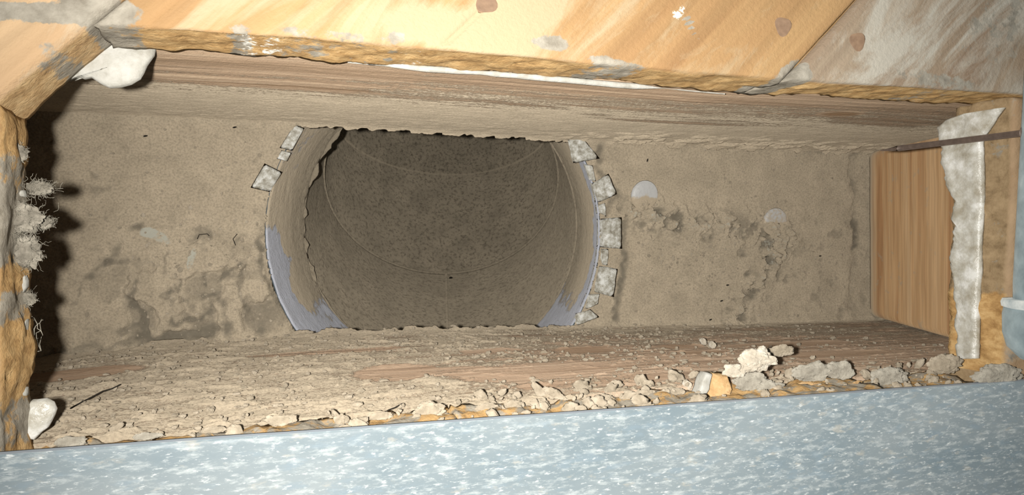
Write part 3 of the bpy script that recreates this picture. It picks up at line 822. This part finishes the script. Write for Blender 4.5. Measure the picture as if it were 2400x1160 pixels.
Lr = np.stack([np.interp(tt, np.arange(len(LP)), Lw[:, k]) for k in range(3)], -1); Rr2 = np.stack([np.interp(tt, np.arange(len(RP)), Rw[:, k]) for k in range(3)], -1)
Lr[:, 2] += (fbm(Lr[:, 1], Lr[:, 1] * 0, .0025, 4, 671) - .5) * .0030; Rr2[:, 2] += (fbm(Rr2[:, 1], Rr2[:, 1] * 0, .005, 3, 672) - .5) * .0008
cc = np.linspace(0, 1, nc)[None, :, None]; Pf = Lr[:, None] * (1 - cc) + Rr2[:, None] * cc
edge_ = np.minimum(np.minimum(cc[..., 0], 1 - cc[..., 0]) * 6, 1) + 0 * Pf[..., 0]
Pf[..., 0] -= (.0004 + .0013 * fbm(Pf[..., 1], Pf[..., 2], .006, 4, 673) + .0012 * np.exp(-cc[..., 0] / .12)) * np.sqrt(edge_)
Pb = Pf.copy(); Pb[..., 0] = .1424
NB = nr * nc; Fb = gridF(nr, nc); rim2 = list(range(nc)) + [i * nc + nc - 1 for i in range(1, nr)] + [(nr - 1) * nc + j for j in range(nc - 2, -1, -1)] + [i * nc for i in range(nr - 2, 0, -1)]
sk = np.array([(rim2[i], rim2[i] + NB, rim2[(i + 1) % len(rim2)] + NB, rim2[(i + 1) % len(rim2)]) for i in range(len(rim2))])
o = mesh_obj('sealant_band', np.concatenate([Pf.reshape(-1, 3), Pb.reshape(-1, 3)]), np.concatenate([Fb, Fb[:, ::-1] + NB, sk]), M_SEAL)
bm = bmesh.new(); bm.from_mesh(o.data); bmesh.ops.recalc_face_normals(bm, faces=bm.faces[:]); bm.to_mesh(o.data); bm.free()
tag(o, 'long white sealant strip down the sawn right edge of the opening', 'sealant')
# thin white bead between upper boards and joist
pts = []
for px, py in ((815, 131), (900, 136), (1000, 148), (1090, 154), (1170, 161), (1260, 169), (1350, 177), (1450, 187), (1560, 195), (1640, 203), (1705, 209)):
    p = at(px, py, 2, ZJ + .0001) + np.array([0, -.0014, -.0002]); pts.append(p)
dense = []
for a, b in zip(pts[:-1], pts[1:]):
    for t in np.linspace(0, 1, 12, endpoint=False): dense.append(a + (b - a) * t)
rad = [.00055 * (.25 + 1.3 * float(ss(.25, .55, fbm(np.array([p[0]]), np.array([0.]), .012, 3, 661)[0]))) * float(ss(-.062, -.035, p[0]) * .8 + .2) * float(ss(.037, .022, p[0]) * .8 + .2) for p in dense]
V, F = tube(dense, rad, 7)
tag(mesh_obj('plaster_bead', V, F, M_PLAS), 'thin white plaster line along the top of the upper joist', 'plaster')

# ------------------------------------------------------------------ nail, pipe
nail = empty('nail', at(2065, 352, 2, .1))
tag(nail, 'long dark rusty nail lying across the white sealant at the upper right', 'nail')
tip = at(2064, 353, 2, .1005); tip[0] = tip[0]; n0 = at(2110, 347, 0, .1408); n1_ = at(2405, 311, 0, .1385)
path = [tip + (n1_ - tip) * t for t in np.linspace(0, 1, 14)]
tipw = Vector(tip)
inv = np.array(nail.location)
pth = [np.array(p) - inv for p in path]
V, F = tube(pth[2:], .00105, 10); sh = mesh_obj('shank', V, F, M_NAIL, nail)
V, F = tube(pth[:3], [.0001, .0006, .00105], 8); mesh_obj('nail_point', V, F, M_NAIL, nail)
hd = np.array(pth[-1]); dv = (pth[-1] - pth[0]); dv = dv / np.linalg.norm(dv)
V, F = tube([hd, hd + dv * .0012], .0026, 14); mesh_obj('nail_top', V, F, M_NAIL, nail)

pipe = empty('metal_pipe', (.1436, -.036, .150))
tag(pipe, 'rounded blue-grey metal pipe end with a pale rim at the right edge', 'pipe')
def lathe(p0, p1, prof, seg=40):
    p0 = Vector(p0); p1 = Vector(p1); t = (p1 - p0).normalized(); a = t.cross(Vector((0, 0, 1))).normalized(); b = t.cross(a)
    V = []; F = []
    for s, r in prof:
        c = p0 + t * s
        for k2 in range(seg):
            th = 2 * math.pi * k2 / seg; V.append(c + r * (math.cos(th) * a + math.sin(th) * b))
    for i in range(len(prof) - 1):
        for k2 in range(seg): F.append((i * seg + k2, (i + 1) * seg + k2, (i + 1) * seg + (k2 + 1) % seg, i * seg + (k2 + 1) % seg))
    F.append(tuple(range(seg))); F.append(tuple((len(prof) - 1) * seg + k2 for k2 in reversed(range(seg))))
    return V, F
PA = (.0005, .0, .0165); PB = (.0035, .095, .0165)
V, F = lathe(PA, PB, [(.0, .003), (.0003, .007), (.0018, .0115), (.005, .0148), (.009, .0160), (.0145, .0163), (.0165, .0160)])
mesh_obj('end_cap', V, F, M_PIPE, pipe)
V, F = lathe(PA, PB, [(.0164, .0155), (.0168, .0166), (.0180, .0168), (.0190, .0164), (.0192, .0140)])
mesh_obj('rim', V, F, M_RIM, pipe)
V, F = lathe(PA, PB, [(.0188, .0138), (.024, .0140), (.05, .0140), (.096, .0140)])
mesh_obj('tube', V, F, M_PIPE, pipe)

# ------------------------------------------------------------------ lumps of debris
def lump(px, py, rxp, ryp, z, mat, label, hz=.6, seed=0, ang=0.0, name='dust_lump', cat='dust lump', group='dust lumps along the lower joist', amp=.38, sub=5):
    c = at(px, py, 2, z); e = at(px + rxp, py, 2, z); f = at(px, py + ryp, 2, z)
    rx = np.linalg.norm(e - c); ry = np.linalg.norm(f - c)
    V, F = lump_mesh(rx, ry, min(rx, ry) * hz, seed + px * .013, sub, amp)
    R = Matrix.Rotation(ang, 3, 'Z')
    o = mesh_obj(name, [R @ v for v in V], F, mat); o.location = Vector(c)
    return tag(o, label, cat, group)
L = [
 (1775, 842, 36, 26, .137, M_LPALE, 'largest pale plaster lump standing at the lower joist edge, right of centre', .8),
 (1722, 868, 24, 15, .136, M_LPALE, 'smaller white lump left of the largest pale plaster lump', .7),
 (1760, 895, 36, 20, .134, M_LGREY, 'grey dust lump directly below the largest pale plaster lump', .6),
 (1802, 912, 28, 20, .135, M_LGREY, 'round grey dust lump on the vinyl edge below the pale plaster lump', .6),
 (1832, 822, 26, 13, .120, M_LDUST, 'low dust heap on the joist face right of the pale plaster lump', .5),
 (1905, 872, 42, 20, .131, M_LGREY, 'broad grey dust lump second to the right of the pale plaster lump', .5),
 (1965, 868, 30, 20, .131, M_LGREY, 'grey dust lump left of the orange splintered wood near the right end', .5),
 (2085, 884, 40, 20, .134, M_LGREY, 'wide grey-brown dust lump on the lower edge below the pine block', .45),
 (2330, 882, 50, 26, .147, M_LGREY, 'large grey dust heap at the lower right corner beside the pipe', .5),
 (2215, 852, 34, 22, .136, M_LDUST, 'dark dust heap at the foot of the white sealant strip', .6),
 (1500, 928, 40, 12, .131, M_LDUST, 'flat dust lump left of the splintered white-edged wood chunk', .5),
 (1575, 922, 32, 12, .131, M_LDUST, 'dust lump touching the left side of the white-edged chunk', .5),
 (1420, 938, 17, 13, .131, M_LDUST, 'small upright dust lump with a black shadow, under the round bare patch to its left', .8),
 (1300, 922, 26, 9, .127, M_LDUST, 'slanting dust ridge over the round reddish bare patch', .8),
 (1272, 950, 14, 15, .131, M_LDUST, 'upright dust lump below the round reddish bare patch', .8),
 (1205, 948, 22, 10, .131, M_LDUST, 'dust lump left of the round reddish bare patch', .6),
 (1140, 955, 24, 9, .131, M_LDUST, 'pale dust lump midway along the vinyl edge', .6),
 (1005, 962, 36, 17, .131, M_LDUST, 'peaked dust heap with black shadow on the vinyl edge below the duct', .7),
 (890, 975, 30, 8, .131, M_LDUST, 'low dust lump left of the peaked dust heap', .6),
 (800, 985, 16, 12, .131, M_LDUST, 'small hollow dust lump on the edge below the duct left side', .8),
 (655, 985, 32, 12, .131, M_LDUST, 'smooth pale dust lump left of the small hollow lump', .6),
 (500, 1008, 30, 7, .131, M_LDUST, 'thin dust lump at the left part of the vinyl edge', .6),
 (345, 1022, 30, 8, .131, M_LGREY, 'crumbly grey lump on the vinyl edge toward the left', .6),
 (165, 1035, 36, 12, .132, M_LGREY, 'grey dust lump right of the lower left sealant flap', .5),
 (2000, 905, 26, 10, .135, M_LWOOD, 'orange splintered wood fragment on the lower edge right of the grey lumps', .6),
 (1895, 908, 34, 11, .134, M_LWOOD, 'orange splintered wood fragment beside the round grey dust lump', .6)]
for i, (px, py, rx, ry, z, m, lab, hz) in enumerate(L):
    wood = m is M_LWOOD
    lump(px, py, rx, ry, z + .0035, m, lab, hz, i, (-.5 if i == 13 else 0), 'wood_fragment' if wood else 'plaster_lump' if m is M_LPALE else 'dust_lump', 'wood' if wood else 'plaster' if m is M_LPALE else 'dust lump', 'wood fragments on the lower edge' if wood else 'debris lumps along the lower joist')
# splintered board corner with a white painted edge
ck = empty('wood_chunk', at(1665, 912, 2, .134)); tag(ck, 'orange splintered wood chunk with a white edge, left of the pale plaster lumps', 'wood')
o = slab('chunk', pz([(1640, 945), (1655, 900), (1664, 872), (1690, 873), (1700, 895), (1700, 930), (1720, 938)], .1345), .006, M_LWOOD, ex, ey, ez, .0004, None, .0007, 11, .0009); o.parent = ck; o.matrix_parent_inverse = Matrix.Translation(-ck.location)
o = slab('white_edge', pz([(1622, 938), (1630, 918), (1640, 884), (1648, 872), (1662, 872), (1655, 898), (1644, 930), (1634, 940)], .1365), .004, M_PLAS, ex, ey, ez, .0002, None, .0005, 12); o.parent = ck; o.matrix_parent_inverse = Matrix.Translation(-ck.location)

# tab shavings on the lower joist face
for (px, py, lab) in ((1648, 800, 'upper wood shaving on the lower joist face above the plaster lump'), (1669, 808, 'second wood shaving just right of the upper one'), (1610, 902, 'wood shaving standing left of the white-edged chunk')):
    c = at(px, py, 1, -W2 + .0022)
    V, F = lump_mesh(.0006, .0014, .0024, px * .1, 3, .3)
    o = mesh_obj('wood_shaving', V, F, M_LPALE); o.location = Vector(c); tag(o, lab, 'wood shaving', 'wood shavings on the lower joist')

# ------------------------------------------------------------------ lint, cobweb, specks, crumbs
random.seed(4)
def fibres(c, n, ln, spread, rad, seed):
    rnd = random.Random(seed); V = []; F = []
    for _ in range(n):
        p = Vector((c[0] + rnd.gauss(0, spread[0]), c[1] + rnd.gauss(0, spread[1]), c[2] + rnd.gauss(0, spread[2])))
        d = Vector((rnd.gauss(.5, 1), rnd.gauss(0, 1), rnd.gauss(0, .6))).normalized(); pts = [p.copy()]
        for s in range(7):
            d = (d + Vector((rnd.gauss(0, .5), rnd.gauss(0, .5), rnd.gauss(0, .4)))).normalized(); p = p + d * ln / 7; pts.append(p.copy())
        v, f = tube(pts, rad * rnd.uniform(.6, 1.3), 4); b = len(V); V += v; F += [tuple(i + b for i in x) for x in f]
    return V, F
def lint(px, py, z, rx, ry, n, label, seed):
    c = at(px, py, 2, z); r = empty('lint_clump', c); tag(r, label, 'lint', 'lint clumps on the left edge')
    e = np.linalg.norm(at(px + rx, py, 2, z) - c); f = np.linalg.norm(at(px, py + ry, 2, z) - c)
    V, F = lump_mesh(e, f, min(e, f) * .8, seed, 5, .42, 1.5); o = mesh_obj('lint_core', V, F, M_LINT, r)
    V, F = fibres((0, 0, 0), n * 5, max(e, f) * .8, (e * .5, f * .55, e * .3), .000035, seed); mesh_obj('fibres', V, F, M_FIBRE, r)
    return r
lint(48, 512, .136, 44, 32, 60, 'big grey lint clump bulging from the middle of the left edge', 31)
lint(92, 440, .132, 28, 14, 50, 'wispy lint clump sticking out above the big grey one', 32)
lint(100, 520, .132, 22, 14, 40, 'pale lint tuft at the tip of the big grey clump', 33)
lint(62, 590, .134, 30, 34, 50, 'lint clump below the big grey one on the left edge', 34)
lint(62, 700, .133, 22, 12, 40, 'thin lint tuft on the left edge above the cobweb', 35)
lint(40, 360, .136, 22, 18, 30, 'small lint tuft under the upper left plaster flake', 36)
# cobweb
rnd = random.Random(8); V = []; F = []
nodes = {}
for i, (px, py) in enumerate([(52, 745), (75, 742), (98, 748), (60, 770), (80, 772), (96, 775), (68, 800), (86, 795), (97, 790), (62, 822), (80, 835), (96, 822), (74, 845), (100, 750), (70, 758), (88, 760)]):
    nodes[i] = at(px, py, 2, .128 + rnd.uniform(-.003, .003))
for a, b in ((0, 14), (14, 1), (1, 15), (15, 2), (2, 13), (0, 3), (3, 14), (14, 4), (4, 15), (15, 5), (5, 2), (3, 6), (6, 4), (4, 7), (7, 5), (5, 8), (8, 7), (7, 6), (6, 9), (9, 12), (12, 10), (10, 11), (11, 8), (7, 11), (9, 10), (1, 4)):
    p, q = nodes[a], nodes[b]; mid = (p + q) / 2 + np.array([rnd.uniform(-.0006, .0006) for _ in range(3)])
    v, f = tube([p, mid, q], [.00009, .00007, .00009], 5); k2 = len(V); V += v; F += [tuple(i + k2 for i in x) for x in f]
tag(mesh_obj('cobweb', V, F, M_FIBRE), 'dusty cobweb strands across the dark gap at the lower left edge', 'cobweb')
# dark specks
for (px, py, an, where) in ((550, 298, .3, 'left of the duct below the upper joist'), (1520, 375, 1.3, 'above the bare metal disc right of the duct'), (1705, 668, .1, 'uppermost of three low at right'), (1692, 705, .3, 'middle of three low at right'), (1660, 748, .4, 'lowest of three, beside the lower joist'), (1925, 600, .0, 'nearest the pine block'), (340, 318, .2, 'in the upper left of the pan')):
    x, y = W(px, py, .002)
    V, F = lump_mesh(.00085, .00035, .00035, px, 2, .15); R = Matrix.Rotation(an, 3, 'Z')
    o = mesh_obj('dark_speck', [R @ v for v in V], F, M_SPECK); o.location = (x, y, pan_z(x, y) + .0003)
    tag(o, 'tiny black speck on the dusty pan, ' + where, 'speck', 'black specks on the pan')
# loose hairs / threads on the dust
for (pts, lab) in (([(552, 575), (546, 560), (556, 548)], 'short curled dark hair standing left of the duct on the dust'), ([(462, 560), (466, 550), (485, 548), (490, 553)], 'curled dark hair loop in the left dust')):
    pp = []
    for px, py in pts:
        x, y = W(px, py, .003); pp.append((x, y, pan_z(x, y) + .0006))
    V, F = tube(pp, .00016, 5); tag(mesh_obj('dark_hair', V, F, M_SPECK), lab, 'hair')

for (pts, lab) in (([(165, 957), (190, 943), (214, 931), (240, 917), (262, 911), (282, 901)], 'long thin dark hair across the left end of the lower joist'), ([(897, 970), (912, 960), (926, 955), (944, 945)], 'short dark hair on the lower joist below the duct')):
    pp = []
    for px, py in pts:
        q = at(px, py, 1, -W2 + .0018); yq = float(np.interp(q[0], *LB)) * (1 - q[2] / ZJ) + float(np.interp(q[0], *LT)) * q[2] / ZJ
        q = at(px, py, 1, yq + .0013); pp.append(tuple(q))
    V, F = tube(pp, .00019, 5); tag(mesh_obj('dark_hair', V, F, M_SPECK), lab, 'hair')

# countless crumbs on pan and lower joist, as real grains
base = bmesh.new(); bmesh.ops.create_icosphere(base, subdivisions=1, radius=1)
bv = np.array([v.co[:] for v in base.verts]); bf = np.array([[v.index for v in f.verts] for f in base.faces]); base.free()
def grains(name, centres, radii, mat, label, cat, flat=None):
    rs = np.random.RandomState(5); N = len(centres)
    sc = radii[:, None, None] * (1 + .5 * (rs.rand(N, len(bv), 1) - .5)); s3 = .6 + .8 * rs.rand(N, 1, 3)
    if flat is not None: s3[:, :, flat] *= .55
    V = centres[:, None] + bv[None] * sc * s3
    F = bf[None] + (np.arange(N) * len(bv))[:, None, None]
    o = mesh_obj(name, V.reshape(-1, 3), F.reshape(-1, 3), mat, None, None, False)
    return tag(o, label, cat, None, 'stuff')
rs = np.random.RandomState(12); C = []; R = []
while len(C) < 1700:
    x = rs.uniform(X0 + .01, .23); y = rs.uniform(-W2 + .001, W2 - .001)
    if math.hypot(x, y) < RR + .001: continue
    dens = .06 + .9 * float(np.clip(np.exp(-((x - W(1650, 560)[0]) / .035) ** 2 - ((y + .007) / .016) ** 2) + .7 * np.exp(-((x - W(520, 650)[0]) / .03) ** 2 - ((y + .015) / .02) ** 2) + .6 * math.exp(-(y + W2) / .004), 0, 1))
    if rs.rand() > dens: continue
    r = .00018 + .0006 * rs.rand() ** 4; C.append((x, y, pan_z(x, y) + r * .95)); R.append(r)
grains('dust_grains', np.array(C), np.array(R), M_LDUST, 'loose grey-brown dust grains scattered over the metal pan', 'dust', 2)
C = []; R = []
jb = lambda x, z: float(l_bump(np.array([[x]]), np.array([[z]]))[0, 0])
xx = rs.uniform(-.145, .19, 4500); zz_ = rs.uniform(.004, .128, 4500)
bb = l_bump(xx, zz_); yb = np.interp(xx, *LB) ; yt = np.interp(xx, *LT); yj = yb + (yt - yb) * zz_ / ZJ + bb
rr3 = .0002 + .0009 * rs.rand(4500) ** 4
keep = (l_bare(xx, zz_) < .35) & (rs.rand(4500) < np.where(xx > .1, .5, 1.0))
grains('dust_flakes', np.stack([xx, yj + rr3 * .8, zz_], -1)[keep], rr3[keep], M_LDUST, 'small dust flakes sticking to the face of the lower joist', 'dust', 1)

# crumbly debris along the sawn lower edge: too many bits to count
rs = np.random.RandomState(21); V = []; F = []
for i in range(260):
    x = rs.uniform(-.112, .150); yl = float(np.interp(x, *LT))
    if x < -.02 and rs.rand() < .6: continue
    t = rs.rand(); rad = .0004 + .0013 * rs.rand() ** 2.5
    v, f = lump_mesh(rad * rs.uniform(.8, 1.9), rad * rs.uniform(.7, 1.1), rad * .6, rs.uniform(0, 90), 3 if rad > .0009 else 2, .5)
    c = Vector((x, yl + .0016 * (1 - t) + .0003, .122 + .026 * t)); R = Matrix.Rotation(rs.uniform(-1, .6), 3, 'Z'); b = len(V)
    V += [c + R @ q for q in v]; F += [tuple(k + b for k in q) for q in f]
o = mesh_obj('crumbly_debris', V, F, M_LDUST); tag(o, 'crumbly dust and plaster bits clinging along the lower sawn edge of the opening', 'debris', None, 'stuff')
